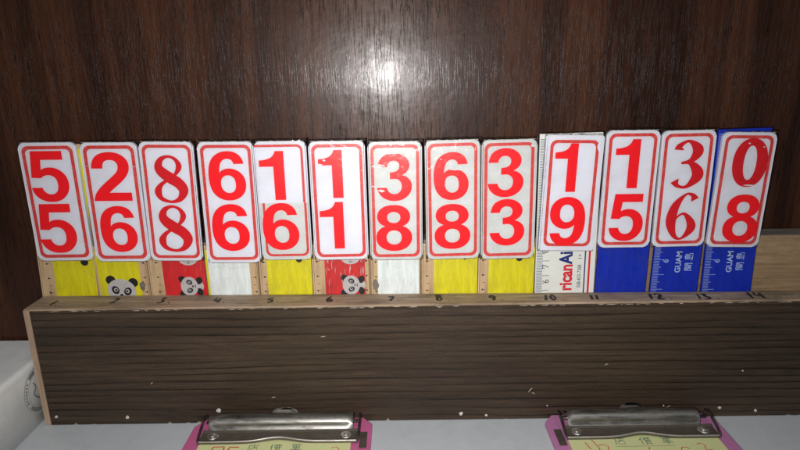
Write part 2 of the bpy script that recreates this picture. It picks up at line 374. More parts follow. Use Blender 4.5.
# serif digits as modelled strokes: unit height, (x, y, width)
SERIF = {
 's8': [([(.475,.76,.08),(.42,.91,.05),(.30,.967,.038),(.18,.91,.07),(.125,.78,.11),(.165,.66,.14),(.30,.53,.155),(.45,.41,.15),(.52,.26,.135),(.45,.09,.08),(.30,.022,.04),(.13,.09,.065),(.08,.24,.10),(.14,.38,.06),(.27,.49,.04),(.40,.60,.045)], True)],
 's3': [([(.10,.80,.13),(.12,.89,.07),(.29,.975,.04),(.47,.79,.145),(.36,.58,.07),(.17,.525,.03)], False),
        ([(.20,.535,.03),(.36,.52,.07),(.51,.28,.155),(.32,.035,.05),(.14,.05,.05),(.07,.16,.12)], False)],
 's6': [([(.53,.85,.12),(.47,.95,.06),(.33,.965,.035),(.14,.72,.12),(.075,.38,.145),(.17,.08,.07),(.33,.018,.035),(.51,.27,.13),(.36,.54,.05),(.22,.51,.03),(.12,.36,.03)], False)],
}

# ------------------------------------------------------------------ the setting
b = bmesh.new(); box(b, -75, 75, 3.95, 6.0, -0.5, 75); tag(link('wall', b, M['wall']), kind='structure')
b = bmesh.new(); box(b, -75, 75, -24, 3.9, -1.8, 0); bevel(b, 0.15)
tag(link('shelf', b, M['shelf']), kind='structure')

# ------------------------------------------------------------------ the wooden rack
XL, XR, ZT = -23.32, 33.0, 8.15
rack = root('wooden_rack', (4.8, 1.0, 0.0), 'long wooden rack of dark ribbed laminate with handwritten numbers along its pale top edge', 'rack')
yl = lambda x: 1.82 - 0.0175 * x
b = bmesh.new()
n = 120
rows = []
for i in range(n + 1):
    x = XL + (XR - XL) * i / n
    j = 0.018 * noise.noise(Vector((x * 1.7, 3.1, 0)))
    k = 0.02 * noise.noise(Vector((x * 2.3, 9.1, 0)))
    rows.append([b.verts.new(p) for p in ((x, 0.0, 0.02), (x, 0.0, ZT - 0.07 + j), (x, 0.06 + k, ZT + j*.4), (x, yl(x) - 0.05 + k, ZT), (x, yl(x), ZT - 0.05), (x, yl(x), 0.02))])
for p, q in zip(rows, rows[1:]):
    for k in range(6): b.faces.new((p[k], p[(k+1) % 6], q[(k+1) % 6], q[k]))
b.faces.new(rows[0]); b.faces.new(rows[-1][::-1])
bmesh.ops.recalc_face_normals(b, faces=b.faces)
link('front_board', b, M['ledge'], rack)
# laminate on its face, with an uneven chipped outline along the top and bottom
b = bmesh.new(); n = 420
F0 = Frame((0, 0, 0))
top = []; bot = []
for i in range(n + 1):
    x = XL + 0.40 + (XR - XL - 0.42) * i / n
    c1 = max(0.0, noise.noise(Vector((x * 1.9, 5.0, 1.0))) - 0.10) * 0.22 + abs(noise.noise(Vector((x * 9, 2.0, 7.0)))) * 0.04
    c2 = max(0.0, noise.noise(Vector((x * 2.6, 8.0, 4.0))) - 0.30) * 0.5
    top.append((x, ZT - 0.10 - c1)); bot.append((x, 0.04 + c2))
va = [b.verts.new(F0(*p, 0.07)) for p in top]; vb = [b.verts.new(F0(*p, 0.07)) for p in bot]
vc = [b.verts.new(F0(*p, -0.01)) for p in top]; vd = [b.verts.new(F0(*p, -0.01)) for p in bot]
for i in range(n):
    b.faces.new((vb[i], vb[i+1], va[i+1], va[i])); b.faces.new((va[i], va[i+1], vc[i+1], vc[i])); b.faces.new((vd[i], vd[i+1], vb[i+1], vb[i]))
b.faces.new((va[0], vc[0], vd[0], vb[0]))
link('front_panel', b, M['panel'], rack)
b = bmesh.new(); box(b, XL + 0.0, XL + 0.36, -0.075, 0.0, 0.03, ZT - 0.05); bevel(b, 0.02)
tag(link('edge_strip', b, M['endgrain'], rack), 'bare pale strip at the left end of the front')
b = bmesh.new(); box(b, XL + 0.25, XR, 2.38, 3.86, 0.0, 11.55); bevel(b, 0.05)
link('back_board', b, M['raw'], rack)
b = bmesh.new(); box(b, XL + 0.3, XR - .05, 2.42, 3.82, 11.552, 11.60); tag(link('back_board_cap', b, M['greytop'], rack), 'grey top edge of the back board')  # thin layer, darker and greyer than the board under it
b = bmesh.new(); box(b, XL + 0.3, XR - 0.1, 2.3 - 0.9 + 0.0, 2.37, 0.0, 1.9); link('base_board', b, M['raw'], rack)
# bright chipped lip along the ledge
for i in range(40):
    x = random.uniform(XL + .4, XR - 1); L_ = random.uniform(0.08, 0.7); h = random.uniform(0.006, 0.026)
    b = bmesh.new(); prism(b, F0, [(x, ZT-.135), (x+L_*.5, ZT-.135-h*.5), (x+L_, ZT-.13), (x+L_*.7, ZT-.13+h), (x+L_*.2, ZT-.13+h*.7)], None, 0.0735 + 0.0006 * (i % 17))
    link('chip', b, M['chipwhite'], rack)
# nail heads and scratches on the front
for i, (x, z, r) in enumerate([(-22.52,.65,.10),(-17.92,.51,.12),(-11.94,.94,.16),(3.81,.48,.13),(5.45,.34,.10),(20.62,.67,.12),(23.0,.41,.10),(9.39,.99,.05),(21.73,3.34,.05),(16.95,.87,.05)]):
    b = bmesh.new(); rr = bmesh.ops.create_cone(b, segments=14, radius1=r, radius2=r*.75, depth=0.05, cap_ends=True, matrix=Matrix.Translation((x, -0.09, z)) @ Matrix.Rotation(R(90), 4, 'X'))
    for v in b.verts: v.co.x += 0.18*r*noise.noise(v.co*9+Vector((i,0,0))); v.co.z += 0.5*r*noise.noise(v.co*7+Vector((0,i,3)))
    link('nail_head' if r > .08 else 'chip', b, M['nail'], rack)
for x, z, dx, dz in ((8.25, 2.15, .25, .3), (8.45, 1.9, .18, -.1), (-8.3, 1.85, .25, .05), (17.3, .8, .25, .12), (-4.9, 6.1, .3, .02), (13.0, 3.9, .2, .1), (-16.0, 3.0, .12, .16)):
    b = bmesh.new(); ribbon(b, F0, [(x-dx/2, z-dz/2, .02), (x, z+.02, .05), (x+dx/2, z+dz/2, .015)], 0.075, n=3); link('scratch', b, M['chipwhite'], rack)
# handwritten numbers on the ledge
HW = {'1': [[(0,0),(.12,.5),(.22,1)]],
 '2': [[(0,.8),(.25,1),(.45,.75),(.2,.3),(0,0),(.5,.05)]],
 '3': [[(0,.9),(.4,1),(.2,.6),(.45,.3),(.15,0),(-.05,.12)]],
 '4': [[(.15,1),(0,.45),(.55,.45)],[(.5,.9),(.38,0)]],
 '5': [[(.5,1),(.1,.95),(.05,.6),(.4,.5),(.4,.1),(0,.05)]],
 '6': [[(.35,1),(.05,.5),(.1,.05),(.4,.1),(.38,.4),(.1,.35)]],
 '7': [[(0,.85),(.5,.95),(.2,.0)]],
 '8': [[(.4,.9),(.1,.95),(.1,.6),(.42,.4),(.35,.02),(.05,.08),(.12,.5),(.42,.85)]],
 '9': [[(.42,.85),(.12,.95),(.05,.6),(.4,.6),(.42,.85),(.35,.3),(.2,0)]],
 '0': [[(.2,1),(0,.5),(.15,0),(.42,.4),(.3,.95),(.15,1)]], '.': [[(0,.0),(.08,.04)]]}
for s_, x, y, k in (('1.',-21.64,1.05,1),('2.',-17.96,1.30,1),('3.',-14.95,1.2,1.1),('4.',-11.4,1.15,1),('5.',-8.0,1.05,1),('6.',-4.26,1.05,1.1),('7.',-.38,1.05,.95),('8.',2.66,1.0,1.2),('9.',6.06,.92,1.05),('10.',9.7,.82,1.1),('11.',12.56,.82,.95),('12.',16.29,.75,1.2),('13.',19.25,.66,1.1),('14',22.3,.68,1.3)):
    b = bmesh.new(); Fl = Frame((0, 0, ZT), flat=True); dx = 0; wd = 0.42*len(s_)
    for ch in s_:
        for st in HW[ch]:
            hh = 0.82
            ribbon(b, Fl, [(x - wd/2 + dx + p[0]*0.62*k + random.uniform(-.02,.02), y - hh/2 + p[1]*hh*k*.9, random.uniform(.12,.22)*(.75 if k < .9 else 1)) for p in st], 0.006, n=5)
        dx += (0.34 if ch == '1' else 0.62) * k
    o = link('handwritten_number', b, M['pen'], rack)
Fl = Frame((0, 0, ZT), flat=True)
for i in range(16):
    b = bmesh.new()
    x = random.uniform(XL+1, 27); y = random.uniform(.25, 1.3); L_ = random.uniform(.3, 1.3)
    ribbon(b, Fl, [(x, y, .03), (x+L_*.5, y+random.uniform(-.1,.1), .05), (x+L_, y+random.uniform(-.15,.15), .02)], 0.004, n=4); link('pencil_mark', b, M['greytop'], rack)
for i in range(5):
    x = 23.4 + i*.35; b = bmesh.new()
    ribbon(b, Fl, [(x, .35, .05), (x+.2, .9+.2*math.sin(i), .05), (x+.3, .4, .04)], 0.005, n=4); link('pencil_mark', b, M['greytop'], rack)

# ------------------------------------------------------------------ the numbered rulers
def panda(b, fr, cu_, cv_, r, ang, clip, arms=True):
    """face looking along +ang; clipped to the printed panel by keeping its pieces inside it. mats 0 white, 1 black"""
    ca, sa = math.cos(ang), math.sin(ang)
    def cl(u, v): return (max(clip[0], min(clip[1], u)), max(clip[2], min(clip[3], v)))
    def el(x, y, rx, ry, l, mi, n=28, rot=0.0):
        pts = []
        for k in range(n):
            t = 2*math.pi*k/n; px, py = rx*math.cos(t), ry*math.sin(t)
            px, py = px*math.cos(rot)-py*math.sin(rot), px*math.sin(rot)+py*math.cos(rot)
            u, v = (x+px)*r, (y+py)*r
            pts.append(cl(cu_ + u*ca - v*sa, cv_ + u*sa + v*ca))
        vs = []
        for p in pts:
            if not vs or (abs(p[0]-vs[-1][0]) + abs(p[1]-vs[-1][1])) > 1e-4: vs.append(p)
        if len(vs) > 3 and abs(sum(vs[i][0]*vs[(i+1) % len(vs)][1]-vs[(i+1) % len(vs)][0]*vs[i][1] for i in range(len(vs)))) > 1e-3:
            prism(b, fr, vs, None, l, mi)
    el(-.82, .72, .36, .36, .016, 1); el(.82, .72, .36, .36, .016, 1)
    if arms: el(-.62, -1.05, .42, .34, .017, 1, rot=.4); el(.62, -1.05, .42, .34, .017, 1, rot=-.4); el(0, -1.15, .5, .35, .0165, 0)
    el(0, 0, 1.06, .9, .019, 0)
    for s_ in (-1, 1):
        el(s_*.45, -.02, .27, .33, .022, 1, rot=-s_*.5); el(s_*.42, 0, .15, .16, .025, 0, 14); el(s_*.40, -.01, .085, .09, .028, 1, 12)
    el(0, -.36, .13, .09, .023, 1, 12)
    el(0, -.62, .2, .045, .023, 1, 10)

yl_ = yl
TAGS = [
(2.25,[-23.48,-19.79,-22.5,-19.83],(-21.36,14.40,3.50,7.51,0.0),[('5',-0.15,1.67,2.33,3.17),('5',-0.2,-1.64,2.32,3.2)]),
(2.19,[-19.72,-16.33,-19.56,-16.86],(-17.63,14.34,3.43,7.56,0.4),[('2',-0.08,1.69,2.39,3.04),('6',-0.04,-1.65,2.26,3.0)]),
(2.13,[-16.27,-12.59,-15.33,-12.59],(-14.15,14.35,3.30,7.55,1.0),[('s8',0.06,1.5,2.05,2.98),('s8',0.02,-1.64,2.1,3.03)]),
(2.07,[-12.53,-9.15,-12.37,-9.7],(-10.52,14.25,3.40,7.66,0.4),[('6',-0.02,1.75,2.26,3.06),('6',-0.07,-1.53,2.31,3.05)]),
(2.01,[-9.1,-5.72,-8.58,-5.72],(-7.17,14.34,3.16,7.49,-0.1),[('1',-0.58,1.65,1.52,3.03),('6',-0.28,-1.58,2.25,3.05)]),
(1.95,[-5.68,-1.98,-4.87,-2.27],(-3.74,14.31,3.41,7.48,-0.4),[('1',-0.43,1.74,1.46,2.96),('1',-0.5,-1.5,1.47,3.01)]),
(1.89,[-1.91,1.3,-1.49,1.17],(-0.25,14.26,3.28,7.44,-0.2),[('3',-0.05,1.56,2.13,2.96),('8',-0.13,-1.66,2.25,2.98)]),
(1.83,[1.36,4.92,2.14,4.92],(3.27,14.30,3.34,7.47,-1.0),[('6',-0.1,1.55,2.13,2.96),('8',-0.04,-1.63,2.24,2.91)]),
(1.76,[4.94,8.53,5.62,8.53],(6.68,14.29,3.34,7.47,-0.9),[('3',-0.21,1.74,2.18,3.01),('3',-0.06,-1.38,2.17,2.99)]),
(1.69,[8.61,12.45,8.61,12.45],(10.46,14.65,3.48,7.20,1.1),[('1',-0.45,1.64,1.36,2.96),('9',-0.08,-1.71,2.2,3.11)]),
(1.63,[12.49,15.75,12.49,15.75],(13.96,14.86,3.20,7.27,0.0),[('1',-0.26,1.63,1.45,2.98),('5',0.01,-1.71,2.1,3.0)]),
(1.57,[15.98,19.04,15.98,19.04],(17.29,14.86,3.21,7.19,-0.6),[('s3',0.06,1.58,1.8,2.91),('s6',0.06,-1.65,1.72,2.93)]),
(1.51,[19.26,22.47,19.26,22.47],(20.77,14.75,3.22,7.10,1.2),[('s0',0.22,1.74,2.10,2.95),('8',0.28,-1.73,2.16,3.06)]),
]
KIND = ['yellow','pandayellow','redpanda','sticker','yellow','redpandascuffed','sticker','yellow','yellow','white','blueplain','blue','blue']
RTILT = [-2.6,0.3,0.3,0.3,0,0,0,0,0,1.0,0.2,-0.2,1.3]
TOPZ = [18.1]+[11.5]*8+[18.35,12.0,12.0,18.5]
LABEL = [
 'red 5 over 5 on a white plate, yellow ruler at the far left end',
 'red 2 over 6 on a white plate above a yellow ruler with upright panda',
 'thin serif red 8 over 8 on a white plate above a bright red panda ruler',
 'red 6 over 6 on a white plate above a ruler with clean white sticker',
 'red 1 over 6 on a two piece white plate above a yellow ruler',
 'red 1 over 1 on a white plate above a scuffed red panda ruler',
 'chipped red 3 over 8 on a greyed plate above a scribbled white sticker',
 'red 6 over 8 on a greyish white plate above a yellow ruler',
 'red 3 over 3 on a greyish plate, yellow ruler beside the white ruler',
 'red 1 over 9 on a white ruler with red and navy lettering',
 'red 1 over 5 on a white plate above a plain blue unmarked ruler',
 'thin serif red 3 over 6 on a white plate above a printed blue ruler',
 'red 0 over 8 on a tilted white plate, blue ruler at the right end']

def rot_ruler(me_or_b, x0, ang):
    vs = me_or_b.vertices if hasattr(me_or_b, 'vertices') else me_or_b.verts
    c, s = math.cos(ang), math.sin(ang)
    for v in vs:
        dx, dz = v.co.x - x0, v.co.z - 8.2
        v.co.x = x0 + dx*c - dz*s; v.co.z = 8.2 + dx*s + dz*c

for i, (Yf, (x0, x1, g0, g1), (cx, cz, pw, ph, tilt), digs) in enumerate(TAGS):
    kind = KIND[i]; zb = 1.95; zt = TOPZ[i]; th = 0.22; xm = (x0 + x1) / 2; rt_ = R(RTILT[i])
    t = root('numbered_ruler', (xm, Yf + th/2, zb), LABEL[i], 'numbered ruler', 'rulers carrying number plates in the wooden rack')
    F = Frame((0, Yf, 0))
    panda_ruler = i < 9
    b = bmesh.new(); box(b, x0 + .02, x1 - .02, Yf, Yf + th, zb, zt)
    bevel(b, 0.04, 2); rot_ruler(b, xm, rt_)
    body = link('ruler', b, M['rulerwood'] if panda_ruler else (M['cream'] if kind == 'white' else M['blue']), t)
    def sub(name, bb, mats, lab=None, parent=None):
        rot_ruler(bb, xm, rt_); o = link(name, bb, mats, parent or body)
        if lab: o['label'] = lab
        return o
    if panda_ruler:
        pm = {'yellow': M['yellow'], 'pandayellow': M['yellow'], 'redpanda': M['redpanel'], 'redpandascuffed': M['scuffed'], 'sticker': M['white']}[kind]
        b = bmesh.new()
        if kind == 'sticker':
            prism(b, F, [(g0+.02, zb+.3), (g1, zb+.3), (g1, zt-.3), (g0+.02, zt-.3)], 0.0, 0.012)
            sub('sticker', b, pm)
            b = bmesh.new(); prism(b, F, [(x0+.04, zb+.3), (g0, zb+.3), (g0, zt-.3), (x0+.04, zt-.3)], 0.0, 0.006)
            if i == 3: sub('colour_panel', b, M['yellow'])
            else: b.free()
            b = bmesh.new()   # creases or scribbles in the sticker
            rnd = random.Random(i)
            if i == 3:
                for pts in ([(g0+.3,10.0),(g0+1.0,10.1),(g0+1.5,9.95),(g1-.2,10.05)], [(g0+1.6,10.4),(g0+1.62,10.0),(g0+1.55,9.5)], [(g0+.6,9.3),(g0+1.0,9.1),(g0+1.1,9.35),(g0+1.5,9.2)], [(g0+1.6,9.3),(g0+1.65,8.4)]):
                    ribbon(b, F, [(u, v, .012) for u, v in pts], 0.015, n=3)
            else:
                for pts in ([(g0+.1,8.9),(g0+.8,9.1),(g0+1.2,9.0)],[(g0+.5,10.3),(g0+.7,10.1)],[(g1-.1,9.3),(g1-.45,8.9),(g1-.7,8.2)],[(g1-.5,9.6),(g1-.55,8.9),(g1-.6,8.3)],[(g1-.75,9.1),(g1-.45,8.6)],[(g0+1.0,10.0),(g0+1.5,9.9)],[(g0+1.3,9.7),(g0+1.35,9.3)],[(g0+1.7,9.2),(g0+1.6,8.6)]):
                    ribbon(b, F, [(u, v, .013) for u, v in pts], 0.015, n=3)
            sub('scribbles', b, M['crease'])
        else:
            prism(b, F, [(g0, zb+.3), (g1, zb+.3), (g1, zt-.3), (g0, zt-.3)], 0.0, 0.010)
            panel = sub('colour_panel', b, pm)
            b = bmesh.new(); cl = (g0, g1-.01, zb+.3, zt-.3)
            if i == 1: panda(b, F, -18.18, 8.48, .88, R(-8), cl)
            elif i == 2: panda(b, F, -13.72, 8.72, .62, R(90), cl); panda(b, F, -13.62, 10.72, .62, 0, cl, False)
            elif i == 5: panda(b, F, -3.20, 8.74, .62, R(90), cl); panda(b, F, -3.2, 10.72, .62, 0, cl, False)
            else:
                bx = {0: -20.45, 4: -6.49, 7: 4.11, 8: 7.56}[i]; rr_ = {0: .25, 4: .2, 7: .1, 8: .22}[i]
                disc(b, F, bx, 10.50, rr_, rr_, 0.016, 1); disc(b, F, bx-.9, 12.2, .6, .5, 0.016, 0)
            o = sub('panda_print', b, [M['pandawhite'], M['black']], parent=body)
            if kind == 'redpandascuffed':
                b = bmesh.new()
                rnd = random.Random(3)
                for _ in range(26):
                    u = rnd.uniform(g0+.1, g1-.1); v = rnd.uniform(8.6, 10.5); L_ = rnd.uniform(.15, .6)
                    ribbon(b, F, [(u, v, .01), (u+rnd.uniform(-.03,.03), v+L_/2, rnd.uniform(.015,.04)), (u, v+L_, .01)], 0.013 + 0.0004*_, n=2)
                sub('scratches', b, M['pandawhite'])
        # scale dots
        b = bmesh.new(); n_ = 0
        strips = []
        if g0 - x0 > .3: strips.append((x0 + .32, 1))
        if g0 - x0 > .6 and i in (2, 0): strips[-1] = ((x0 + g0) / 2 + .1, 1)
        if x1 - g1 > .25: strips.append((x1 - .22, -1))
        for xs_, sg in strips:
            for k in range(15):
                z_ = 3.3 + k + (i % 3) * .04
                if z_ < zt - .3:
                    disc(b, F, xs_, z_, .065, .06, 0.008, n=9, wob=.25, seed=k*7+i)
                    ribbon(b, F, [(xs_, z_+.5-.02, .03), (xs_+sg*.16, z_+.5-.02, .03)], 0.009, n=1) if k % 2 else None
                    ribbon(b, F, [(xs_+sg*.07, z_, .022), (xs_+sg*.2, z_+.01, .022)], 0.0095, n=1)
            ribbon(b, F, [((x0+.12) if sg > 0 else x1-.06, 3, .02), ((x0+.13) if sg > 0 else x1-.07, zt-.4, .02)], 0.0075, n=1)
        if strips: sub('scale_marks', b, M['pen'] if i not in (0,) else M['black'])
        else: b.free()
        # dirty smudge on the clear varnish near the ledge
        if i in (1, 6):
            b = bmesh.new(); disc(b, F, (x1-.45) if i == 1 else x0+.0+.28, 8.75, .2, .35, 0.0125, n=14, wob=.3, seed=i); sub('smudge', b, M['greytop'])
    else:
        lp = M['lightprint'] if kind != 'white' else M['greyprint']
        if kind != 'blueplain':
            b = bmesh.new()
            for k in range(0, 160):
                z_ = 2.3 + k * 0.1
                if z_ > zt - .3: break
                L_ = .82 if (k % 10 == 0) else (.55 if k % 5 == 0 else .40)
                if kind != 'white': L_ *= .9
                s0 = x0 + .06
                tw = .04 if kind == 'white' else .024
                prism(b, F, [(s0, z_), (s0+L_, z_), (s0+L_, z_+tw), (s0, z_+tw)], None, 0.012)
            sub('scale_marks', b, lp if kind == 'blue' else M['slateprint'])
        if kind == 'white':
            j = [(lettering('6', F, 9.33, 8.93, .42, R(90)), 0), (lettering('7', F, 9.28, 9.95, .42, R(90)), 0), (lettering('8', F, 9.25, 10.97, .42, R(90)), 0)]
            sub('scale_numbers', join(*j), M['greyprint'])
            j = [(lettering('rican', F, 10.62, 9.15, .80, R(90), bold=.035, xs=.82), 0), (lettering('Ai', F, 10.58, 10.50, .80, R(90), bold=.035, xs=.85), 1)]
            sub('lettering', join(*j), [M['logored'], M['navy']])
            j = [(lettering('508-433-7388', F, 11.44, 9.22, .25, R(90), bold=.008, xs=.8), 0), (lettering('1', F, 11.44, 10.42, .25, R(90), bold=.01), 0), (lettering('+', F, 11.44, 10.62, .25, R(90), bold=.01), 0)]
            sub('small_lettering', join(*j), M['greyprint'])
            b = bmesh.new(); prism(b, F, [(11.72, zb+.2), (11.80, zb+.2), (11.80, zt-.2), (11.72, zt-.2)], None, .012); sub('stripe', b, M['navy'], 'thin navy stripe')
            b = bmesh.new(); prism(b, F, [(11.97, zb+.2), (12.10, zb+.2), (12.10, zt-.2), (11.97, zt-.2)], None, .012); sub('stripe', b, M['logored'], 'red stripe')
        if kind == 'blue':
            dx = 0 if i == 11 else 3.27
            cx_ = lambda x: x + dx
            me = lettering('6', F, cx_(16.82), 10.22, .36, R(90)); bb = bmesh.new(); bb.from_mesh(me); bpy.data.meshes.remove(me); sub('scale_numbers', bb, lp)
            me = lettering('GUAM', F, cx_(17.62), 10.15, .36, R(90), bold=.022, xs=1.0); bb = bmesh.new(); bb.from_mesh(me); bpy.data.meshes.remove(me); sub('lettering', bb, lp)
            # two characters drawn as strokes (turned a quarter, like the rest of the print)
            bb = bmesh.new()
            def chs(u0, v0, k, strokes):
                for n_, st in enumerate(strokes):
                    ribbon(bb, F, [(u0 - q*k, v0 + p*k, .045) for p, q in st], 0.012 + .0008*n_, n=1)
            GATE = [[(-.5,.5),(-.5,-.5)],[(-.5,.5),(-.08,.5),(-.08,.15),(-.5,.15)],[(-.5,.32),(-.1,.32)],[(.5,.5),(.5,-.5),(.4,-.45)],[(.5,.5),(.08,.5),(.08,.15),(.5,.15)],[(.1,.32),(.5,.32)],[(-.3,0),(.3,0)],[(-.3,-.2),(.3,-.2)],[(-.15,.05),(-.15,-.4)],[(.15,.05),(.15,-.4)]]
            ISLE = [[(0,.6),(-.1,.48)],[(-.35,.45),(.35,.45),(.35,.1),(-.35,.1),(-.35,.45)],[(-.35,.28),(.35,.28)],[(-.35,.1),(-.35,-.08),(.48,-.08),(.45,-.5),(.3,-.5)],[(-.48,-.25),(-.48,-.48),(.15,-.48),(.15,-.25)],[(-.17,-.2),(-.17,-.48)]]
            chs(cx_(18.28), 9.82, .46, GATE); chs(cx_(18.24), 10.50, .46, ISLE)
            sub('characters', bb, lp)
    # ---- the plate
    a = R(tilt); PF = Frame((cx, Yf, cz), -a)
    PF = Frame((cx, Yf, cz), -math.atan(math.tan(a))) if False else Frame((cx, Yf, cz), -a)
    grey = i in (6, 8, 7)
    pm = M['plategrey'] if grey else M['plate']
    b = bmesh.new(); rc = 0.36 if i != 9 else 0.12
    prism(b, PF, rrect(pw, ph, rc), 0.02, 0.235)
    ed = [e for e in b.edges if all(abs((v.co - PF(0, 0, 0.235)).y) < 1e-4 for v in e.verts)]
    bmesh.ops.bevel(b, geom=ed, offset=0.05, segments=3, profile=0.5, affect='EDGES')
    bmesh.ops.recalc_face_normals(b, faces=b.faces)
    plate = link('number_plate', b, pm if i != 9 else M['plate'], t)
    LF = 0.236
    b = bmesh.new()
    ins = {0: .19, 9: .28}.get(i, .17); wd = 0.19 if i not in (0, 1) else .21
    ringband(b, PF, rrect(pw - 2*ins, ph - 2*ins, .40, 8), rrect(pw - 2*ins - 2*wd, ph - 2*ins - 2*wd, .28, 8), None, LF + .006)
    if i == 4:   # upper half carries another sticker whose frame is shifted
        b.free(); b = bmesh.new()
        u0, u1, z0, z1 = -pw/2+.03, pw/2-.22, -.05, ph/2-.19
        r_ = .38
        arc = [(u1-r_+r_*math.cos(R(90-t_)), z1-r_+r_*math.sin(R(90-t_))) for t_ in range(0, 91, 15)]
        arc2 = [(u1-r_+(r_-.15)*math.cos(R(90-t_)), z1-r_+(r_-.15)*math.sin(R(90-t_))) for t_ in range(0, 91, 15)]
        outer = [(u0, z1)] + arc + [(u1, z0)]; inner = [(u0, z1-.15)] + arc2 + [(u1-.15, z0)]
        O = [b.verts.new(PF(*p, LF+.02)) for p in outer]; I = [b.verts.new(PF(*p, LF+.02)) for p in inner]
        for q in range(len(O)-1): b.faces.new((O[q], I[q], I[q+1], O[q+1]))
        full = rrect(pw-.44, ph-.44, .40, 8); ful2 = rrect(pw-.74, ph-.74, .28, 8)
        O = [b.verts.new(PF(u+.04, v, LF+.006)) for u, v in full]; I = [b.verts.new(PF(u+.04, v, LF+.006)) for u, v in ful2]
        L_ = len(O)
        for q in range(L_):
            if full[q][1] < 0 and full[(q+1) % L_][1] < 0: b.faces.new((O[q], O[(q+1) % L_], I[(q+1) % L_], I[q]))
        for s_ in (-1, 1):   # the straight sides up to the seam
            uo, ui = s_*(pw-.44)/2+.04, s_*(pw-.74)/2+.04; vb_ = -(ph-.44)/2+.40
            q = [b.verts.new(PF(*p, LF+.006)) for p in ((uo, vb_), (uo, -.06), (ui, -.06), (ui, vb_))]
            b.faces.new(q if s_ < 0 else q[::-1])
        bb = bmesh.new(); prism(bb, PF, [(-pw/2+.04, -.06), (pw/2-.04, -.06), (pw/2-.04, ph/2-.4), (pw/2-.1, ph/2-.1), (pw/2-.4, ph/2-.04), (-pw/2+.2, ph/2-.04), (-pw/2+.04, ph/2-.2)], LF, LF+.012)
        tag(link('sticker', bb, M['plate'], plate), 'brighter upper sticker with the 1')
        bb = bmesh.new(); prism(bb, PF, [(-pw/2+.04, -.065), (-pw/2+.04, -ph/2+.3), (-pw/2+.3, -ph/2+.04), (pw/2-.3, -ph/2+.04), (pw/2-.04, -ph/2+.3), (pw/2-.04, -.065)], LF, LF+.003)
        tag(link('sticker', bb, M['plategrey'], plate), 'duller lower sticker with the 6')
    bmesh.ops.recalc_face_normals(b, faces=b.faces)
    link('border', b, M['border'], plate)
    for k, (ch, du, dv, dw, dh) in enumerate(digs):
        lf = LF + .024
        dmat = M['darkred'] if i in (2, 11, 12) and ch[0] == 's' else M['red']
        if ch in SERIF:
            b = bmesh.new()
            for si, (st, closed) in enumerate(SERIF[ch]):
                ribbon(b, PF, [(du + (x - .3) * dw / .58, dv + (y - .5) * dh, w_ * dh * {'s8': 1.48, 's3': 1.58, 's6': 1.46}[ch]) for x, y, w_ in st], lf + .012*si, closed=closed, n=10)
            ob = link('digit', b, dmat, plate)
        else:
            cs = glyph_contours(ch); xs_ = [p[0] for c in cs for p in c]; ys_ = [p[1] for c in cs for p in c]
            mx_, my_ = (min(xs_)+max(xs_))/2, (min(ys_)+max(ys_))/2; kx, ky = dw/(max(xs_)-min(xs_)), dh/(max(ys_)-min(ys_))
            ob = link('digit', filled(cs, lambda x, y: PF(du+(x-mx_)*kx, dv+(y-my_)*ky, lf)), dmat, plate)
    # worn spots, and a white glare painted as patches over one digit
    wear = {6: [(-1.0, 2.28, .42, .10), (-.95, 2.1, .2, .25), (-1.0, 1.02, .55, .07), (-.85, .75, .22, .10), (-.1, 3.02, .5, .05), (-.9, 1.35, .3, .05)],
            5: [(-1.05, 2.35, .22, .06), (-.35, 3.2, .25, .05), (-.8, 2.6, .12, .05)], 7: [(.25, 1.98, .45, .10), (.5, 2.1, .15, .12), (-.7, 2.6, .06, .05)],  # the list ending this line begins with the painted glare
            9: [(1.45, 2.9, .12, .35), (-.7, .3, .1, .03)], 3: [(-1.6, 3.4, .12, .1)], 8: [(1.4, 3.35, .2, .12)], 12: [(.3, .38, .35, .05), (.9, 2.7, .06, .05), (0.0, 2.9, .08, .04)]}.get(i, [])
    if wear:
        rnd = random.Random(40 + i)
        for q, (u, v, ru_, rv_) in enumerate(wear):
            nn = 13; pts = [(u + ru_*rnd.uniform(.55, 1.1)*math.cos(2*math.pi*z/nn), v + rv_*rnd.uniform(.5, 1.2)*math.sin(2*math.pi*z/nn)) for z in range(nn)]
            b = bmesh.new(); prism(b, PF, pts, None, LF + .040 + .001*q); link('wear_glare_spot', b, pm, plate)
    if i in (1,):
        b = bmesh.new(); ribbon(b, PF, [(-pw/2+.05, 2.35, .02), (0, 2.33, .025), (pw/2-.05, 2.32, .02)], LF+.007, n=3); link('seam', b, M['plategrey'], plate)
    b = bmesh.new(); rnd = random.Random(300 + i)
    ribbon(b, PF, [(-pw/2 + .12 + (pw-.24)*q/28, ph/2 + .005 + rnd.uniform(-.012, .018), rnd.uniform(.012, .07)) for q in range(29)], .20, n=1)
    tag(link('tape_edge', b, M['edge'], t), 'frayed pale edge of the clear tape')
    # ---- clear film wrapped over the plate and round its top and sides
    rnd = random.Random(90 + i); b = bmesh.new()
    nu = 26; hw, hh = pw/2 + .05, ph/2 + .05
    prof = [(-hh, .03), (-hh+.03, .285), (-hh*.5, .292), (0, .294), (hh*.5, .292), (hh-.08, .29), (hh+.015, .26), (hh+.04, .16), (hh+.03, .02)]
    grid = []
    for q in range(nu + 1):
        u = -hw + 2*hw*q/nu; edge = q in (0, nu); row = []
        for z, (v, l) in enumerate(prof):
            amp = .022 if z >= 6 else .0
            row.append(b.verts.new(PF(u + rnd.uniform(-1, 1)*.02*(z >= 6), v + rnd.uniform(-1, 1)*amp, (l if not edge else min(l, .06)) + rnd.uniform(0, 1)*.004 + rnd.uniform(-1, 1)*amp*.5)))
        grid.append(row)
    for p, q in zip(grid, grid[1:]):
        for z in range(len(prof)-1): b.faces.new((p[z], q[z], q[z+1], p[z+1]))
    link('clear_tape', b, M['film'], t, smooth=False)

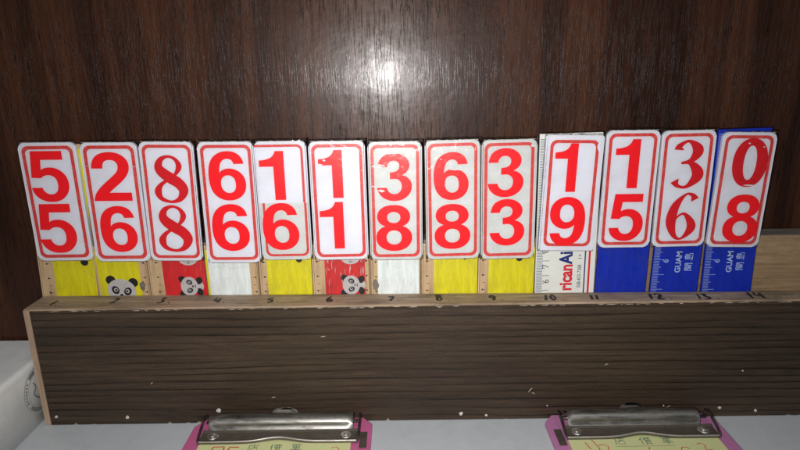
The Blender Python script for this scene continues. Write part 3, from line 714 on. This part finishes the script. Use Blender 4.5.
# ------------------------------------------------------------------ white box at the left
wb = root('white_box', (-32, -4.0, 0), 'low white enamelled box with a round printed emblem, beside the left end of the rack', 'box')
b = bmesh.new(); box(b, -42, -23.78, -16, 3.88, 0.02, 4.28)
ed = [e for e in b.edges if sum(1 for v in e.verts if v.co.z > 3) == 2] + [e for e in b.edges if sum(1 for v in e.verts if v.co.z > 3) == 1]
bevel(b, 0.38, 5, ed)
link('casing', b, M['plastic'], wb, smooth=True)
b = bmesh.new()
class SideF:
    def __call__(s, u, v, l): return Vector((-23.78 + l, u, v))
SF = SideF(); ey, ez, er = 0.72, 2.3, 1.6
def ring(r0, r1, a0, a1, l, mi, n=40):
    P = [(R(a0 + (a1-a0)*k/n)) for k in range(n+1)]
    O = [b.verts.new(SF(ey+r1*math.cos(a_), ez+r1*math.sin(a_), l)) for a_ in P]; I = [b.verts.new(SF(ey+r0*math.cos(a_), ez+r0*math.sin(a_), l)) for a_ in P]
    for q in range(n): b.faces.new((O[q], O[q+1], I[q+1], I[q])).material_index = mi
ring(1.5, 1.6, 0, 360, .01, 0); ring(1.12, 1.18, 0, 360, .01, 0)
ring(1.22, 1.46, 100, 128, .012, 1, 8); ring(1.22, 1.46, 215, 262, .012, 1, 10)
for q in range(7): ring(1.28, 1.42, 140 + q*9, 145 + q*9, .012, 1, 2)
disc_pts = [(.5, .5), (.75, .62), (.62, .2), (.35, .1), (.1, -.5), (.3, -.4)]
ribbon(b, SF, [(ey-.55, ez+.7, .06), (ey-.35, ez+.3, .12), (ey-.6, ez-.1, .1), (ey-.3, ez-.5, .14), (ey+.1, ez-.75, .25)], .012, 1, n=5)
ribbon(b, SF, [(ey-.1, ez+.8, .08), (ey+.1, ez+.2, .2), (ey-.1, ez-.2, .1)], .014, 1, n=5)
link('round_emblem', b, [M['crease'], M['fadedprint']], wb)
# the lid seam
b = bmesh.new(); tube(b, [(-23.80, -15.6, 3.78), (-23.80, -6, 3.78), (-23.80, 3.6, 3.78)], .022, 6); link('lid_seam', b, M['greyprint'], wb)

# ------------------------------------------------------------------ two clipboards with paper pads
def clipboard(x0, x1, ytop, bm, lab, plab, cl0, cl1, px0, px1, writing, flip):
    cb = root('clipboard', ((x0+x1)/2, -8, 0), lab, 'clipboard', 'clipboards lying in front of the rack')
    b = bmesh.new(); F = Frame((0, 0, 0), flat=True); ch = .75
    prism(b, F, [(x0, -19), (x1, -19), (x1, ytop-ch), (x1-ch*.8, ytop), (x0+ch*.8, ytop), (x0, ytop-ch)], 0.01, .32)
    bevel(b, .04, 2); bmesh.ops.recalc_face_normals(b, faces=b.faces)
    link('board', b, bm, cb)
    # clip: formed sheet (y, z) profile with a bowed lip, roller spring above, side wires, thumb lever behind
    b = bmesh.new(); nx = 48; sh = []
    clip = root  # noqa
    for q in range(nx + 1):
        u = q / nx; x = cl0 + (cl1 - cl0) * u; bow = math.exp(-((u-.50)/.13)**2)
        lipz = .50 + .10*bow; lipy = -2.80 + .26*bow
        prof = [(lipy-.02, lipz-.12), (lipy-.06, lipz), (lipy+.02, lipz+.08), (lipy+.14, lipz+.04), (lipy+.26, .50), (-2.1, .50), (-1.85, .52), (-1.7, .60)]
        sh.append([b.verts.new((x, y_, z_)) for y_, z_ in prof + [(y_, max(.41, z_ - .05)) for y_, z_ in prof[:0:-1]]])
    for p, q in zip(sh, sh[1:]):
        L_ = len(p)
        for k in range(L_): b.faces.new((p[k], q[k], q[(k+1) % L_], p[(k+1) % L_]))
    b.faces.new(sh[0]); b.faces.new(sh[-1][::-1])
    bmesh.ops.recalc_face_normals(b, faces=b.faces)
    clipo = link('clip', b, M['platesteel'], cb)
    b = bmesh.new(); lp_ = []
    for q in range(33):
        u = q / 32; bow = math.exp(-((u-.50)/.13)**2); lp_.append((cl0 + (cl1-cl0)*u, -2.80 + .26*bow, .56 + .10*bow))
    tube(b, lp_, .055, 8, smooth_n=2); link('lip', b, M['steel'], clipo, smooth=True)
    b = bmesh.new(); sh = []
    c0, c1 = cl0 + .35, cl1 - .35 - (.35 if flip else 0)
    for q in range(25):
        x = c0 + (c1-c0)*q/24
        prof = [(-1.72, .58), (-1.70, .70), (-1.60, .78)] + [(-1.12 + .50*math.cos(R(a_)), .86 + .42*math.sin(R(a_))) for a_ in range(175, -31, -14)] + [(-.72, .35)]
        sh.append([b.verts.new((x, y_, z_)) for y_, z_ in prof])
    for p, q in zip(sh, sh[1:]):
        for k in range(len(p)-1): b.faces.new((p[k], q[k], q[k+1], p[k+1]))
    bmesh.ops.solidify(b, geom=list(b.faces), thickness=-.04); bmesh.ops.recalc_face_normals(b, faces=b.faces)
    link('spring_cover', b, M['steel'], clipo, smooth=True)
    b = bmesh.new(); tube(b, [(cl0+.1, -1.15, .78), ((cl0+cl1)/2, -1.15, .78), (cl1-.1, -1.15, .78)], .12, 8); link('axle', b, M['darksteel'], clipo, smooth=True)
    for s_, xx in ((-1, cl0), (1, cl1)):
        b = bmesh.new(); tube(b, [(xx+s_*.02, -.75, 1.0), (xx+s_*.06, -1.1, 1.1), (xx+s_*.05, -1.9, .86), (xx+s_*.03, -2.6, .62), (xx-s_*.05, -2.85, .52)], .075, 8); link('side_wire', b, M['darksteel'], clipo, smooth=True)
        b = bmesh.new(); xr = xx - s_*.75
        bmesh.ops.create_cone(b, segments=24, radius1=.36, radius2=.30, depth=.05, cap_ends=True, matrix=Matrix.Translation((xr, -2.22, .56)))
        bmesh.ops.create_uvsphere(b, u_segments=16, v_segments=8, radius=.17, matrix=Matrix.Translation((xr, -2.22, .58)) @ Matrix.Diagonal((1, 1, .5, 1)))
        link('rivet', b, M['steel'], clipo, smooth=False)
        b = bmesh.new(); x_a, x_b = sorted((xx + s_*.1, xx + s_*.55)); box(b, x_a, x_b, -3.3, -1.75, .325, .40); bevel(b, .03)
        if (s_ < 0) == flip: link('bracket', b, M['platesteel'], clipo)
        else: b.free()
    b = bmesh.new(); mxx = (cl0 + cl1)/2 + .1; tb = []
    for q in range(17):
        a_ = R(180*q/16); tb.append((mxx + .85*math.cos(a_), .0 + .0, 1.02 + .34*math.sin(a_)))
    tp = [b.verts.new((x, -.62 + (z-1.0)*.6, z)) for x, y_, z in tb]; b.faces.new(tp)
    bmesh.ops.solidify(b, geom=list(b.faces), thickness=.05); bmesh.ops.recalc_face_normals(b, faces=b.faces)
    link('thumb_lever', b, M['darksteel'], clipo)
    # paper
    pp = root('paper_pad', ((px0+px1)/2, -8, .325), plab, 'paper', 'yellow sheets held by the clipboards')
    b = bmesh.new(); box(b, px0, px1, -18, -2.35, .325, .40)
    link('sheet', b, M['paper'], pp)
    Fp = Frame((0, 0, .402), flat=True)
    for nm, mat_, strokes in writing:
        for grp in strokes:
            b = bmesh.new()
            for n_, (wd_, st) in enumerate(grp): ribbon(b, Fp, [(x, y_, wd_) for x, y_ in st], 0.001 + .0005*n_, n=1)
            link(nm, b, mat_, pp)
    return cb
def cjk(x, y, k, strokes, w_=.045): return [(w_, [(x + p*k, y + q*k) for p, q in st]) for st in strokes]
SHOP = [[(0,.55),(.05,.45)],[(-.45,.4),(.5,.4)],[(-.45,.4),(-.45,0),(-.55,-.5)],[(0,.3),(0,0)],[(0,.16),(.35,.16)],[(-.25,0),(.35,0),(.35,-.45),(-.25,-.45),(-.25,0)]]
PRICE = [[(-.3,.55),(-.55,.1)],[(-.4,.3),(-.4,-.5)],[(-.2,.45),(.55,.45)],[(-.15,.28),(.5,.28),(.5,.05),(-.15,.05),(-.15,.28)],[(.05,.45),(.05,.05)],[(.3,.45),(.3,.05)],[(0,-.05),(.4,-.05),(.4,-.4),(0,-.4),(0,-.05)],[(0,-.22),(.4,-.22)],[(.05,-.42),(-.1,-.55)],[(.35,-.42),(.5,-.55)]]
BILL = [[(-.4,.55),(-.05,.55),(-.05,.32),(-.4,.32),(-.4,.55)],[(.08,.55),(.42,.55),(.42,.32),(.08,.32),(.08,.55)],[(-.3,.22),(.32,.22),(.32,-.15),(-.3,-.15),(-.3,.22)],[(-.3,.04),(.32,.04)],[(-.55,-.3),(.55,-.3)],[(0,.22),(0,-.6)]]
w1 = [('character', M['green'], [cjk(-8.95, -3.22, .62, SHOP), cjk(-7.62, -3.22, .62, PRICE), cjk(-6.4, -3.22, .62, BILL)]),
      ('underline', M['green'], [[(.03, [(-9.4, -3.75), (-5.9, -3.73)])]]),
      ('pen_stroke', M['redink'], [[(.10, [(-11.45,-3.6),(-11.4,-3.08),(-10.75,-3.06),(-10.7,-3.5)])], [(.10, [(-10.45,-3.5),(-10.4,-3.1),(-9.85,-3.12)])], [(.05, [(-4.3,-3.3),(-4.0,-3.2),(-3.8,-3.4),(-4.1,-3.8)])], [(.07, [(-11.3,-4.2),(-10.8,-4.6),(-10.2,-4.1)])]])]
w2 = [('character', M['green'], [cjk(13.1, -3.02, .62, SHOP), cjk(14.62, -3.02, .62, PRICE), cjk(15.9, -3.0, .62, BILL)]),
      ('underline', M['green'], [[(.03, [(12.7, -3.52), (16.2, -3.5)])]]),
      ('pen_stroke', M['redink'], [[(.06, [(10.95,-3.1),(11.1,-3.75)])], [(.06, [(11.4,-2.85),(11.62,-3.6),(11.6,-3.9)]), (.06, [(11.65,-3.42),(11.95,-3.32),(12.2,-3.5),(12.1,-3.9)])],
                                        [(.06, [(14.5,-3.85),(14.6,-3.6)])], [(.06, [(16.35,-3.95),(16.5,-3.66),(16.8,-3.66),(16.9,-3.85)])], [(.06, [(17.5,-3.4),(17.75,-3.3),(17.95,-3.5),(17.8,-3.9),(18.2,-3.95)])]])]
clipboard(-13.3, -1.95, -.12, M['pink'], 'pink clipboard with a worn chrome clip lying on the grey shelf left of centre',
          'pale yellow ruled sheet under the clip of the left, pink clipboard', -12.45, -2.75, -12.35, -3.15, w1, False)
clipboard(9.1, 20.0, -.12, M['mauve'], 'mauve clipboard with a rusty clip lying on the grey shelf at the right',
          'pale yellow ruled sheet under the clip of the right, mauve clipboard', 9.95, 19.25, 10.0, 19.1, w2, True)
for o in bpy.data.objects:
    if 'cm' in o.keys(): del o['cm']
